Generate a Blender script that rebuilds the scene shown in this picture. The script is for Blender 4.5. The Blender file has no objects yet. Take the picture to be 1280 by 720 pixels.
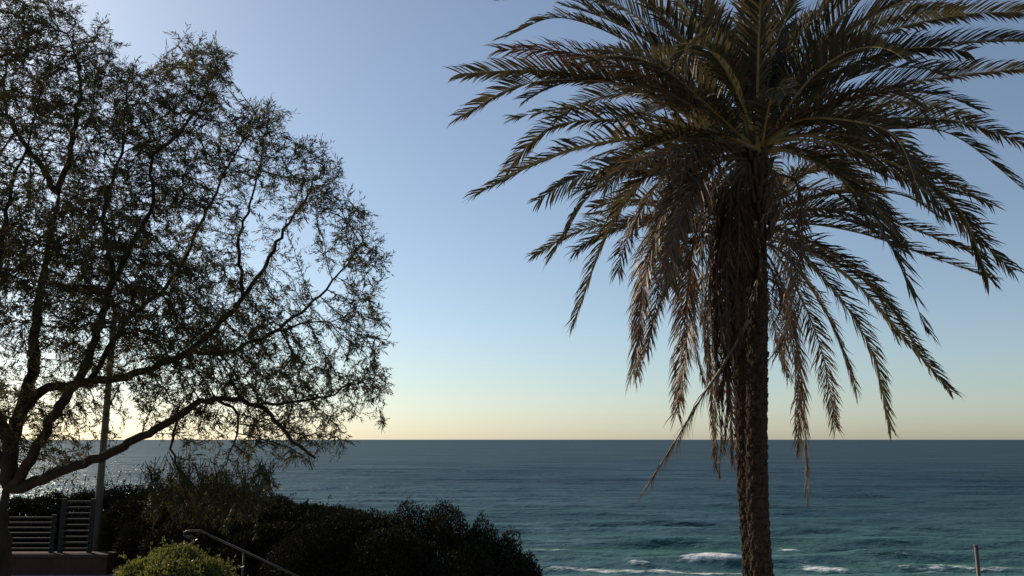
import bpy, math, random
import numpy as np
from mathutils import Vector

random.seed(7)
rng = np.random.default_rng(11)
sc = bpy.context.scene
COL = sc.collection
R = math.radians

# ------------------------------------------------------------------ camera
F = 1050.0                       # focal length in photo pixels (photo 1280 x 720)
E = 31.0                         # eye height above the sea
PITCH = math.atan(189.0 / F)
cam_d = bpy.data.cameras.new('camera')
cam = bpy.data.objects.new('camera', cam_d)
COL.objects.link(cam)
cam.location = (0, 0, E)
cam.rotation_euler = (R(90) + PITCH, 0, 0)
cam_d.sensor_width = 36.0
cam_d.lens = 36.0 * F / 1280.0
cam_d.clip_start = 0.1
cam_d.clip_end = 120000
sc.camera = cam

def P(px, py, d):
    """a world point d metres out (along +Y) seen at a photo pixel"""
    u = (px - 640.0) / F; v = (360.0 - py) / F
    c, s = math.cos(PITCH), math.sin(PITCH)
    x = u; y = c - s * v; z = s + c * v
    k = d / y
    return np.array([x * k, d, E + z * k])

# ------------------------------------------------------------------ light
SUN_AZ = R(-47.0)      # measured from +Y towards +X
SUN_EL = R(29.0)
w = bpy.data.worlds.new('World'); sc.world = w
w.use_nodes = True
nt = w.node_tree; nt.nodes.clear()
out = nt.nodes.new('ShaderNodeOutputWorld')
bg = nt.nodes.new('ShaderNodeBackground')
sky = nt.nodes.new('ShaderNodeTexSky')
sky.sky_type = 'NISHITA'
sky.sun_disc = False
sky.sun_elevation = SUN_EL
sky.sun_rotation = SUN_AZ
sky.altitude = 30
sky.air_density = 1.0
sky.dust_density = 0.6
sky.ozone_density = 3.5
bg.inputs['Strength'].default_value = 0.112
hs = nt.nodes.new('ShaderNodeHueSaturation'); hs.inputs['Saturation'].default_value = 0.84
nt.links.new(sky.outputs[0], hs.inputs['Color'])
tn = nt.nodes.new('ShaderNodeMix'); tn.data_type = 'RGBA'; tn.blend_type = 'MULTIPLY'; tn.inputs[0].default_value = 1.0
tn.inputs[7].default_value = (0.98, 1.0, 0.975, 1)
nt.links.new(hs.outputs[0], tn.inputs[6]); nt.links.new(tn.outputs[2], bg.inputs[0])
nt.links.new(bg.outputs[0], out.inputs[0])
sl = bpy.data.lights.new('sun', 'SUN')
sl.energy = 4.6
sl.angle = R(0.6)
sl.color = (1.0, 0.84, 0.64)
sun = bpy.data.objects.new('sun', sl); COL.objects.link(sun)
sd = Vector((math.sin(SUN_AZ) * math.cos(SUN_EL), math.cos(SUN_AZ) * math.cos(SUN_EL), math.sin(SUN_EL)))
sun.rotation_euler = sd.to_track_quat('Z', 'Y').to_euler()
sun.location = (0, 0, 60)
sc.view_settings.view_transform = 'Standard'
sc.view_settings.look = 'None'
sc.view_settings.exposure = 0.0
sc.view_settings.gamma = 1.0

# ------------------------------------------------------------------ materials
def mat(name):
    m = bpy.data.materials.new(name); m.use_nodes = True
    n = m.node_tree; b = n.nodes['Principled BSDF']
    return m, n, b

def ramp(n, src, stops):
    r = n.nodes.new('ShaderNodeValToRGB')
    el = r.color_ramp.elements
    while len(el) < len(stops): el.new(0.5)
    for e, (p, c) in zip(el, stops):
        e.position = p; e.color = (*c, 1) if len(c) == 3 else c
    n.links.new(src, r.inputs[0])
    return r.outputs[0]

def leaf_mat(name, stops, rough=0.45, trans=0.25, tcol=(0.2, 0.2, 0.04), spec=0.5):
    m, n, b = mat(name)
    g = n.nodes.new('ShaderNodeNewGeometry')
    c = ramp(n, g.outputs['Random Per Island'], stops)
    tc = n.nodes.new('ShaderNodeTexCoord')
    no = n.nodes.new('ShaderNodeTexNoise'); no.inputs['Scale'].default_value = 2.3
    n.links.new(tc.outputs['Object'], no.inputs['Vector'])
    mx = n.nodes.new('ShaderNodeMix'); mx.data_type = 'RGBA'; mx.blend_type = 'MULTIPLY'
    mx.inputs[0].default_value = 0.6
    k = ramp(n, no.outputs[0], [(0.3, (0.55, 0.55, 0.5)), (0.7, (1.3, 1.25, 1.1))])
    n.links.new(c, mx.inputs[6]); n.links.new(k, mx.inputs[7])
    n.links.new(mx.outputs[2], b.inputs['Base Color'])
    b.inputs['Roughness'].default_value = rough
    b.inputs['Specular IOR Level'].default_value = spec
    tr = n.nodes.new('ShaderNodeBsdfTranslucent')
    tr.inputs[0].default_value = (*tcol, 1)
    ms = n.nodes.new('ShaderNodeMixShader'); ms.inputs[0].default_value = trans
    n.links.new(b.outputs[0], ms.inputs[1]); n.links.new(tr.outputs[0], ms.inputs[2])
    o = n.nodes['Material Output']; n.links.new(ms.outputs[0], o.inputs[0])
    return m

def rough_mat(name, c1, c2, scale=8, rough=0.85, bump=0.4, stretch=(1, 1, 1), dist=0.02):
    m, n, b = mat(name)
    tc = n.nodes.new('ShaderNodeTexCoord'); mp = n.nodes.new('ShaderNodeMapping')
    mp.inputs['Scale'].default_value = stretch
    no = n.nodes.new('ShaderNodeTexNoise'); no.inputs['Scale'].default_value = scale
    no.inputs['Detail'].default_value = 8; no.inputs['Roughness'].default_value = 0.65
    n.links.new(tc.outputs['Object'], mp.inputs[0]); n.links.new(mp.outputs[0], no.inputs['Vector'])
    n.links.new(ramp(n, no.outputs[0], [(0.3, c1), (0.7, c2)]), b.inputs['Base Color'])
    bp = n.nodes.new('ShaderNodeBump'); bp.inputs['Strength'].default_value = bump
    bp.inputs['Distance'].default_value = dist
    n.links.new(no.outputs[0], bp.inputs['Height']); n.links.new(bp.outputs[0], b.inputs['Normal'])
    b.inputs['Roughness'].default_value = rough
    if rough > .8: b.inputs['Specular IOR Level'].default_value = 0.15
    return m

M = {}
M['frond'] = leaf_mat('palm_frond', [(0.0, (0.028, 0.029, 0.017)), (0.45, (0.044, 0.038, 0.024)), (0.8, (0.075, 0.058, 0.040)), (1.0, (0.13, 0.105, 0.075))],
                      rough=0.6, trans=0.18, tcol=(0.19, 0.155, 0.07), spec=0.3)
M['frond_old'] = leaf_mat('palm_frond_old', [(0.0, (0.05, 0.031, 0.018)), (0.5, (0.09, 0.057, 0.034)), (1.0, (0.18, 0.125, 0.08))],
                      rough=0.5, trans=0.16, tcol=(0.26, 0.14, 0.06), spec=0.25)
M['rachis'] = rough_mat('palm_rachis', (0.20, 0.17, 0.07), (0.36, 0.29, 0.14), 12, 0.4, 0.1)
M['rachis_old'] = rough_mat('palm_rachis_old', (0.07, 0.05, 0.035), (0.14, 0.10, 0.065), 12, 0.6, 0.1)
M['palm_trunk'] = rough_mat('palm_trunk', (0.014, 0.009, 0.006), (0.085, 0.055, 0.035), 14, 0.9, 0.8, (1, 1, 1.6), 0.03)
M['leaf_base'] = rough_mat('leaf_base', (0.035, 0.022, 0.014), (0.10, 0.065, 0.042), 16, 0.8, 0.6)
M['bark'] = rough_mat('bark', (0.018, 0.013, 0.009), (0.05, 0.038, 0.028), 10, 0.95, 0.8, (1, 1, 0.35), 0.03)
M['leaf_tree'] = leaf_mat('tree_leaf', [(0, (0.022, 0.025, 0.013)), (0.6, (0.036, 0.038, 0.019)), (1, (0.06, 0.055, 0.03))],
                      rough=0.7, trans=0.3, tcol=(0.16, 0.14, 0.05), spec=0.15)
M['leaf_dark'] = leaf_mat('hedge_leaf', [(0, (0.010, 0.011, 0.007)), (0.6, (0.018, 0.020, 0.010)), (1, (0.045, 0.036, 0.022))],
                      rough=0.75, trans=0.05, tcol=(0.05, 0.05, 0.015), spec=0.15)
M['leaf_olive'] = leaf_mat('olive_leaf', [(0, (0.018, 0.020, 0.008)), (1, (0.045, 0.044, 0.018))],
                      rough=0.5, trans=0.25, tcol=(0.11, 0.10, 0.03), spec=0.2)
M['leaf_bright'] = leaf_mat('bright_leaf', [(0, (0.035, 0.045, 0.012)), (0.7, (0.07, 0.085, 0.022)), (1, (0.13, 0.14, 0.045))],
                      rough=0.35, trans=0.3, tcol=(0.26, 0.27, 0.06), spec=0.5)
M['core'] = rough_mat('hedge_shade_core', (0.006, 0.006, 0.004), (0.014, 0.014, 0.009), 12, 1.0, 1.0)  # near-black filler for shrub insides, shade put into the colour
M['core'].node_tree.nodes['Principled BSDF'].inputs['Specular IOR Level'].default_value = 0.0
M['metal_dark'] = rough_mat('painted_metal_dark', (0.010, 0.0115, 0.0115), (0.02, 0.021, 0.02), 9, 0.8, 0.05)
M['metal_pole'] = rough_mat('painted_metal_pole', (0.04, 0.037, 0.028), (0.075, 0.068, 0.055), 5, 0.5, 0.05, (1, 1, .3))
M['steel'] = rough_mat('steel', (0.04, 0.04, 0.037), (0.075, 0.075, 0.07), 12, 0.5, 0.05)
M['steel'].node_tree.nodes['Principled BSDF'].inputs['Metallic'].default_value = 0.3
M['wall'] = rough_mat('rendered_wall', (0.055, 0.030, 0.024), (0.09, 0.052, 0.042), 4, 0.9, 0.3)
M['coping'] = rough_mat('coping_stone', (0.05, 0.034, 0.028), (0.08, 0.056, 0.047), 6, 0.9, 0.3)
M['soil'] = rough_mat('sandy_soil', (0.13, 0.10, 0.065), (0.28, 0.22, 0.15), 1.3, 0.95, 0.8, (1, 1, 1), 0.1)
M['step'] = rough_mat('concrete_step', (0.24, 0.22, 0.2), (0.36, 0.33, 0.3), 5, 0.9, 0.3)

def paver_mat():
    m, n, b = mat('terrace_paving')
    tc = n.nodes.new('ShaderNodeTexCoord')
    br = n.nodes.new('ShaderNodeTexBrick')
    br.inputs['Scale'].default_value = 2.5
    br.inputs['Color1'].default_value = (0.34, 0.22, 0.19, 1); br.inputs['Color2'].default_value = (0.26, 0.17, 0.15, 1)
    br.inputs['Mortar'].default_value = (0.14, 0.11, 0.09, 1); br.inputs['Mortar Size'].default_value = 0.012
    n.links.new(tc.outputs['Object'], br.inputs['Vector']); n.links.new(br.outputs[0], b.inputs['Base Color'])
    bp = n.nodes.new('ShaderNodeBump'); bp.inputs['Strength'].default_value = 0.3; bp.inputs['Distance'].default_value = 0.01
    bp.invert = True
    n.links.new(br.outputs['Fac'], bp.inputs['Height']); n.links.new(bp.outputs[0], b.inputs['Normal'])
    b.inputs['Roughness'].default_value = 0.85
    return m
M['paver'] = paver_mat()

# ------------------------------------------------------------------ mesh helpers
def link(name, verts, faces, m, parent=None, smooth=False):
    me = bpy.data.meshes.new(name)
    me.from_pydata([tuple(v) for v in verts], [], faces)
    if smooth: me.polygons.foreach_set('use_smooth', [True] * len(me.polygons))
    me.materials.append(m)
    me.update()
    o = bpy.data.objects.new(name, me); COL.objects.link(o)
    if parent: o.parent = parent
    return o

def empty(name, loc):
    o = bpy.data.objects.new(name, None); COL.objects.link(o)
    o.location = loc; o.empty_display_size = 0.2
    return o

def tag(o, label=None, cat=None, group=None, kind=None):
    if label: o['label'] = label
    if cat: o['category'] = cat
    if group: o['group'] = group
    if kind: o['kind'] = kind
    return o

class MB:
    def __init__(s, origin=(0, 0, 0)):
        s.v = []; s.f = []; s.o = np.array(origin, float)
    def add(s, vs, fs):
        b = len(s.v)
        s.v.extend([np.asarray(v, float) - s.o for v in vs])
        s.f.extend([tuple(i + b for i in f) for f in fs])
    def tube(s, pts, rad, n=8, cap=True):
        pts = [np.asarray(p, float) for p in pts]
        if np.isscalar(rad): rad = [rad] * len(pts)
        vs = []; fs = []
        ref = None
        for i, p in enumerate(pts):
            a = pts[max(i - 1, 0)]; b = pts[min(i + 1, len(pts) - 1)]
            t = b - a; t = t / (np.linalg.norm(t) + 1e-9)
            if ref is None:
                ref = np.cross(t, [0, 0, 1.0]) if abs(t[2]) < 0.9 else np.cross(t, [1.0, 0, 0])
            ref = ref - t * np.dot(ref, t); ref /= np.linalg.norm(ref) + 1e-9
            bt = np.cross(t, ref)
            for k in range(n):
                a_ = 2 * math.pi * k / n
                vs.append(p + rad[i] * (math.cos(a_) * ref + math.sin(a_) * bt))
        for i in range(len(pts) - 1):
            for k in range(n):
                k2 = (k + 1) % n
                fs.append((i * n + k, i * n + k2, (i + 1) * n + k2, (i + 1) * n + k))
        if cap:
            fs.append(tuple(range(n))[::-1]); fs.append(tuple((len(pts) - 1) * n + k for k in range(n)))
        s.add(vs, fs)
    def box(s, c, d, bev=0.0):
        c = np.asarray(c, float); h = np.asarray(d, float) / 2
        if bev <= 0:
            vs = [c + h * np.array([x, y, z]) for x in (-1, 1) for y in (-1, 1) for z in (-1, 1)]
            s.add(vs, [(0, 1, 3, 2), (4, 6, 7, 5), (0, 4, 5, 1), (2, 3, 7, 6), (0, 2, 6, 4), (1, 5, 7, 3)])
            return
        import bmesh
        bm = bmesh.new(); bmesh.ops.create_cube(bm, size=1)
        for v in bm.verts: v.co = (v.co.x * d[0], v.co.y * d[1], v.co.z * d[2])
        bmesh.ops.bevel(bm, geom=bm.edges[:], offset=bev, segments=2, profile=0.6, affect='EDGES')
        bm.verts.index_update()
        s.add([c + np.array(v.co) for v in bm.verts], [[v.index for v in f.verts] for f in bm.faces])
        bm.free()
    def build(s, name, m, parent=None, smooth=False):
        return link(name, s.v, s.f, m, parent, smooth)

def batch_leaves(pos, dr, length, width, fold=0.15, curl=0.15):
    """N narrow leaves, each one quad folded along its rib; returns verts, faces"""
    n = len(pos)
    dr = dr / (np.linalg.norm(dr, axis=1, keepdims=True) + 1e-9)
    rnd = rng.normal(size=(n, 3))
    sd_ = np.cross(dr, rnd); sd_ /= np.linalg.norm(sd_, axis=1, keepdims=True) + 1e-9
    nr = np.cross(dr, sd_)
    L = length[:, None]; W = width[:, None]
    mid = pos + dr * L * 0.45 + nr * W * fold
    v = np.stack([pos, mid + sd_ * W / 2, pos + dr * L - nr * L * curl, mid - sd_ * W / 2], axis=1).reshape(-1, 3)
    b = np.arange(n) * 4
    return v, np.stack([b, b + 1, b + 2, b + 3], axis=1).tolist()

def vnoise(p, seed=0):
    """cheap smooth noise from a few sines, p (N,3)"""
    r = np.random.default_rng(seed); out = np.zeros(len(p))
    for i in range(7):
        k = r.normal(size=3) * (1 + 0.6 * i); ph = r.uniform(0, 6.28)
        out += np.sin(p @ k + ph) / (1 + 0.5 * i)
    return out / 2.2

def crom(pts, n):
    """Catmull-Rom through pts, n samples evenly spaced along it"""
    pts = [np.asarray(p, float) for p in pts]
    a = [2 * pts[0] - pts[1]] + pts + [2 * pts[-1] - pts[-2]]
    res = []
    for i in range(1, len(a) - 2):
        for t in np.linspace(0, 1, 14, endpoint=False):
            p0, p1, p2, p3 = a[i - 1], a[i], a[i + 1], a[i + 2]
            res.append(0.5 * ((2 * p1) + (-p0 + p2) * t + (2 * p0 - 5 * p1 + 4 * p2 - p3) * t * t + (-p0 + 3 * p1 - 3 * p2 + p3) * t ** 3))
    res.append(pts[-1])
    res = np.array(res)
    s = np.concatenate([[0], np.cumsum(np.linalg.norm(np.diff(res, axis=0), axis=1))])
    u = np.linspace(0, s[-1], n)
    return np.stack([np.interp(u, s, res[:, k]) for k in range(3)], axis=1), s[-1]

# ------------------------------------------------------------------ ground
def sstep(a, b, x):
    t = np.clip((x - a) / (b - a), 0, 1); return t * t * (3 - 2 * t)

def ground_z(x, y):
    edge = 15.0 - 7.6 * sstep(-4.6, 0.6, x)
    s = np.maximum(y - edge, 0)
    z = 29.0 - 0.80 * s
    z = z + 0.25 * np.sin(x * .7 + y * .5) * sstep(0, 3, s) + 0.12 * np.sin(x * 1.9 - y * 1.3) * sstep(0, 2, s)
    beach = 2.5 - (y - 40) * 0.03
    z = np.maximum(z, beach)
    z = np.maximum(z, -4.0)
    return z

def grid(xs, ys, fz):
    X, Y = np.meshgrid(xs, ys)
    Z = fz(X, Y)
    v = np.stack([X, Y, Z], axis=-1).reshape(-1, 3)
    nx = len(xs); f = []
    for j in range(len(ys) - 1):
        for i in range(nx - 1):
            a = j * nx + i
            f.append((a, a + 1, a + nx + 1, a + nx))
    return v, f

xs = np.concatenate([-np.geomspace(400, 12, 40), np.linspace(-11.7, 11.7, 110), np.geomspace(12, 400, 40)])
ys = np.concatenate([[-60, -20], np.linspace(-6, 30, 140), np.geomspace(31, 260, 50)])
v, f = grid(xs, ys, ground_z)
tag(link('ground', v, f, M['soil'], smooth=True), kind='structure')
# terrace paving, a thin slab lying on the flat ground on the left
mb = MB(); mb.box((-10.5, 9.6, 29.02), (14.6, 9.2, 0.05), 0.01)
tag(mb.build('terrace', M['paver']), kind='structure')

# ------------------------------------------------------------------ sea
def sea_mat():
    m, n, b = mat('sea_water')
    L = n.links
    at = n.nodes.new('ShaderNodeAttribute'); at.attribute_name = 'foam'
    geo = n.nodes.new('ShaderNodeNewGeometry')
    sep = n.nodes.new('ShaderNodeSeparateXYZ'); L.new(geo.outputs['Position'], sep.inputs[0])
    # depth colour: paler over the sandy shallows near the beach
    mr = n.nodes.new('ShaderNodeMapRange'); mr.inputs[1].default_value = 150; mr.inputs[2].default_value = 700
    L.new(sep.outputs[1], mr.inputs[0])
    no0 = n.nodes.new('ShaderNodeTexNoise'); no0.inputs['Scale'].default_value = 0.012; no0.inputs['Detail'].default_value = 3
    mp0 = n.nodes.new('ShaderNodeMapping'); mp0.inputs['Scale'].default_value = (1, 3.0, 1)
    L.new(geo.outputs['Position'], mp0.inputs[0]); L.new(mp0.outputs[0], no0.inputs['Vector'])
    add = n.nodes.new('ShaderNodeMath'); add.operation = 'MULTIPLY_ADD'
    L.new(no0.outputs[0], add.inputs[0]); add.inputs[1].default_value = 0.5
    sub = n.nodes.new('ShaderNodeMath'); sub.operation = 'SUBTRACT'; L.new(mr.outputs[0], sub.inputs[0]); sub.inputs[1].default_value = 0.25
    L.new(sub.outputs[0], add.inputs[2])
    c = ramp(n, add.outputs[0], SEA_COL)
    fn = n.nodes.new('ShaderNodeTexNoise'); fn.inputs['Scale'].default_value = 0.55; fn.inputs['Detail'].default_value = 7; fn.inputs['Roughness'].default_value = .7
    mpf = n.nodes.new('ShaderNodeMapping'); mpf.inputs['Scale'].default_value = (0.6, 1.6, 1)
    L.new(geo.outputs['Position'], mpf.inputs[0]); L.new(mpf.outputs[0], fn.inputs['Vector'])
    fa = n.nodes.new('ShaderNodeMath'); fa.operation = 'ADD'; L.new(at.outputs['Fac'], fa.inputs[0])
    fs_ = n.nodes.new('ShaderNodeMath'); fs_.operation = 'SUBTRACT'; L.new(fn.outputs[0], fs_.inputs[0]); fs_.inputs[1].default_value = 0.5
    fs2 = n.nodes.new('ShaderNodeMath'); fs2.operation = 'MULTIPLY'; fs2.inputs[1].default_value = 2.6; L.new(fs_.outputs[0], fs2.inputs[0])
    L.new(fs2.outputs[0], fa.inputs[1])
    fm = n.nodes.new('ShaderNodeMapRange'); fm.inputs[1].default_value = 0.55; fm.inputs[2].default_value = 1.15; L.new(fa.outputs[0], fm.inputs[0])
    mx = n.nodes.new('ShaderNodeMix'); mx.data_type = 'RGBA'
    L.new(fm.outputs[0], mx.inputs[0]); L.new(c, mx.inputs[6]); mx.inputs[7].default_value = (0.75, 0.77, 0.76, 1)
    L.new(mx.outputs[2], b.inputs['Base Color'])
    rr = n.nodes.new('ShaderNodeMapRange'); L.new(fm.outputs[0], rr.inputs[0]); rr.inputs[3].default_value = SEA_ROUGH; rr.inputs[4].default_value = 0.7
    L.new(rr.outputs[0], b.inputs['Roughness'])
    b.inputs['IOR'].default_value = 1.33
    b.inputs['Specular IOR Level'].default_value = SEA_SPEC
    # bump: ripples near, broader chop far
    def bump(scale, st, dist, strength, prev=None, det=4):
        mp = n.nodes.new('ShaderNodeMapping'); mp.inputs['Scale'].default_value = st
        t = n.nodes.new('ShaderNodeTexNoise'); t.inputs['Scale'].default_value = scale; t.inputs['Detail'].default_value = det
        L.new(geo.outputs['Position'], mp.inputs[0]); L.new(mp.outputs[0], t.inputs['Vector'])
        bp = n.nodes.new('ShaderNodeBump'); bp.inputs['Distance'].default_value = dist; bp.inputs['Strength'].default_value = strength
        L.new(t.outputs[0], bp.inputs['Height'])
        if prev: L.new(prev, bp.inputs['Normal'])
        return bp.outputs[0]
    p = bump(0.05, (1, 2.2, 1), 6.0, 0.5)
    p = bump(0.25, (1, 1.8, 1), 1.6, 0.6, p)
    p = bump(1.2, (1, 1.4, 1), 0.35, 0.5, p)
    L.new(p, b.inputs['Normal'])
    # body (what comes back out of the water) + reflection weighted by the mean facing of the wave slopes
    df = n.nodes.new('ShaderNodeBsdfDiffuse'); L.new(mx.outputs[2], df.inputs[0]); L.new(p, df.inputs['Normal'])
    gl = n.nodes.new('ShaderNodeBsdfGlossy'); gl.inputs['Color'].default_value = (0.84, 0.92, 0.93, 1)
    L.new(rr.outputs[0], gl.inputs['Roughness']); L.new(p, gl.inputs['Normal'])
    fr = n.nodes.new('ShaderNodeFresnel'); fr.inputs['IOR'].default_value = 1.33; L.new(p, fr.inputs['Normal'])
    fm2 = n.nodes.new('ShaderNodeMapRange'); L.new(fr.outputs[0], fm2.inputs[0]); fm2.inputs[1].default_value = 0.05; fm2.inputs[2].default_value = 0.9; fm2.inputs[3].default_value = 0.0; fm2.inputs[4].default_value = SEA_REFL
    # wind lanes: rougher streaks of water reflect a little less of the low sky
    mpw = n.nodes.new('ShaderNodeMapping'); mpw.inputs['Scale'].default_value = (0.0035, 0.022, 1); L.new(geo.outputs['Position'], mpw.inputs[0])
    wn = n.nodes.new('ShaderNodeTexNoise'); wn.inputs['Scale'].default_value = 1.0; wn.inputs['Detail'].default_value = 7; wn.inputs['Roughness'].default_value = .65
    L.new(mpw.outputs[0], wn.inputs['Vector'])
    wm_ = n.nodes.new('ShaderNodeMapRange'); L.new(wn.outputs[0], wm_.inputs[0]); wm_.inputs[1].default_value = .3; wm_.inputs[2].default_value = .7; wm_.inputs[3].default_value = .62; wm_.inputs[4].default_value = 1.3
    wx = n.nodes.new('ShaderNodeMath'); wx.operation = 'MULTIPLY'; L.new(fm2.outputs[0], wx.inputs[0]); L.new(wm_.outputs[0], wx.inputs[1])
    sh = n.nodes.new('ShaderNodeMath'); sh.operation = 'MULTIPLY'; L.new(wx.outputs[0], sh.inputs[0])
    iv = n.nodes.new('ShaderNodeMath'); iv.operation = 'SUBTRACT'; iv.inputs[0].default_value = 1.0; L.new(fm.outputs[0], iv.inputs[1]); L.new(iv.outputs[0], sh.inputs[1])
    ms = n.nodes.new('ShaderNodeMixShader'); L.new(sh.outputs[0], ms.inputs[0]); L.new(df.outputs[0], ms.inputs[1]); L.new(gl.outputs[0], ms.inputs[2])
    L.new(ms.outputs[0], n.nodes['Material Output'].inputs[0])
    return m
SEA_REFL = 0.18
SEA_COL = [(0.0, (0.055, 0.14, 0.115)), (0.35, (0.012, 0.050, 0.048)), (1.0, (0.003, 0.020, 0.023))]
SEA_ROUGH = 0.31
SEA_SPEC = 0.5
M['sea'] = sea_mat()

rows = [95.0]
while rows[-1] < 60000:
    r_ = rows[-1]
    rows.append(r_ + (0.55 if r_ < 330 else (0.55 + (r_ - 330) * 0.009 if r_ < 1800 else r_ * 0.05)))
rows = np.array(rows)
az = np.radians(np.linspace(-50, 50, 420))
RR, AA = np.meshgrid(rows, az, indexing='ij')
X = RR * np.sin(AA) * 1.0; Y = RR * np.cos(AA)
Z = np.zeros_like(X)
wr = np.random.default_rng(5)
fade = 1 - sstep(800, 1700, RR)
for i in range(46):
    if i < 10: lam = wr.uniform(11, 38); amp = 0.0135 * min(lam, 30); ang = wr.normal(0, 0.08)
    elif i < 24: lam = wr.uniform(5, 13); amp = 0.0085 * lam; ang = wr.normal(0, 0.3)
    else: lam = wr.uniform(1.8, 5); amp = 0.0065 * lam; ang = wr.normal(0, 0.7)
    k = 2 * math.pi / lam
    ph = wr.uniform(0, 6.28)
    env = 0.55 + 0.45 * np.sin(X * wr.uniform(.01, .06) + wr.uniform(0, 6)) * np.sin(Y * wr.uniform(.01, .03) + wr.uniform(0, 6))
    q = np.sin(k * (X * math.sin(ang) + Y * math.cos(ang)) + ph)
    sp = RR * 0 + np.gradient(rows)[:, None]
    ok = sstep(1.6, 3.5, lam / np.maximum(sp, 1e-6))
    shoal = 1 + (1.3 if i < 10 else 0.3) * (1 - sstep(190, 380, RR))
    Z += amp * shoal * (q + (0.5 if i < 10 else .35) * (q * q - .5)) * env * ok * fade
# breakers: ridges with foam where the photograph shows them
FO = np.zeros_like(X)
def breaker(px, py, wpx, h, fo, thick=1.6):
    u = (px - 640.0) / F; v_ = (360.0 - py) / F
    c, s = math.cos(PITCH), math.sin(PITCH)
    k = -E / (s + c * v_)
    x0, y0 = u * k, (c - s * v_) * k
    wm = wpx / F * y0
    yy = Y - y0 + 1.0 * np.sin((X - x0) * 0.11) + 0.5 * np.sin(X * .33)
    ex = np.exp(-((X - x0) / wm) ** 4)
    global Z, FO
    Z += h * ex * np.exp(-(yy / 2.6) ** 2) - 0.3 * h * ex * np.exp(-((yy + 4.5) / 3.0) ** 2)
    FO = np.maximum(FO, fo * ex * (np.exp(-((yy + 0.6) / thick) ** 2) + 0.45 * np.exp(-((yy - 2.5) / 4.0) ** 2)))
for a in [(870, 713, 80, .4, .85, 1.5), (760, 712, 90, .4, .75, 1.6), (1130, 715, 150, .3, .8, 1.6), (940, 694, 60, .6, .55, 1.2), (1230, 692, 50, .5, .55, 1.2), (690, 690, 40, .5, .6, 1.1), (1000, 676, 26, .5, .6, 1.0), (890, 705, 40, 1.0, 1.25, 1.3), (1030, 709, 32, 0.7, .95, 1.6), (800, 708, 14, .8, .7, 1.4), (985, 685, 14, .5, .9, 1.1), (1052, 670, 7, .5, 1.0, 1.0),
          (1200, 708, 90, .6, .62, 1.8), (1110, 700, 60, .5, .35, 1.5), (722, 676, 10, .5, .8, 1.0), (660, 671, 60, .5, .2, 1.2), (820, 681, 90, .7, .25, 1.2), (1100, 686, 90, .6, .2, 1.2),
          (760, 662, 90, .6, .15, 1.2), (1000, 660, 120, .5, .15, 1), (1180, 665, 70, .5, .12, 1.2), (700, 703, 60, .8, .3, 1.3), (885, 651, 20, .4, .5, 1), (1240, 611, 9, .4, .75, 3.0), (750, 619, 10, .3, .6, 2.5),
          (1190, 612, 6, .4, .5, 2.0), (848, 602, 3, .4, 1.0, 2.5), (1015, 626, 12, .3, .45, 2.0), (1280, 640, 60, .4, .2, 1.5)]:
    breaker(*a)
FO = np.maximum(FO, 0.80 * (1 - sstep(180, 199, Y + 4 * np.sin(X * .05) + 2.0 * np.sin(X * .17 + 1))) * (0.75 + .25 * np.sin(X * .3 + Y * .4)))
nr_, nc_ = X.shape
v = np.stack([X, Y, Z], axis=-1).reshape(-1, 3)
idx = np.arange(nr_ * nc_).reshape(nr_, nc_)
f = np.stack([idx[:-1, :-1], idx[:-1, 1:], idx[1:, 1:], idx[1:, :-1]], axis=-1).reshape(-1, 4)[:, ::-1]
sea = link('sea', v, f.tolist(), M['sea'], smooth=True)
a_ = sea.data.attributes.new('foam', 'FLOAT', 'POINT'); a_.data.foreach_set('value', FO.ravel())
tag(sea, kind='structure')

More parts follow.
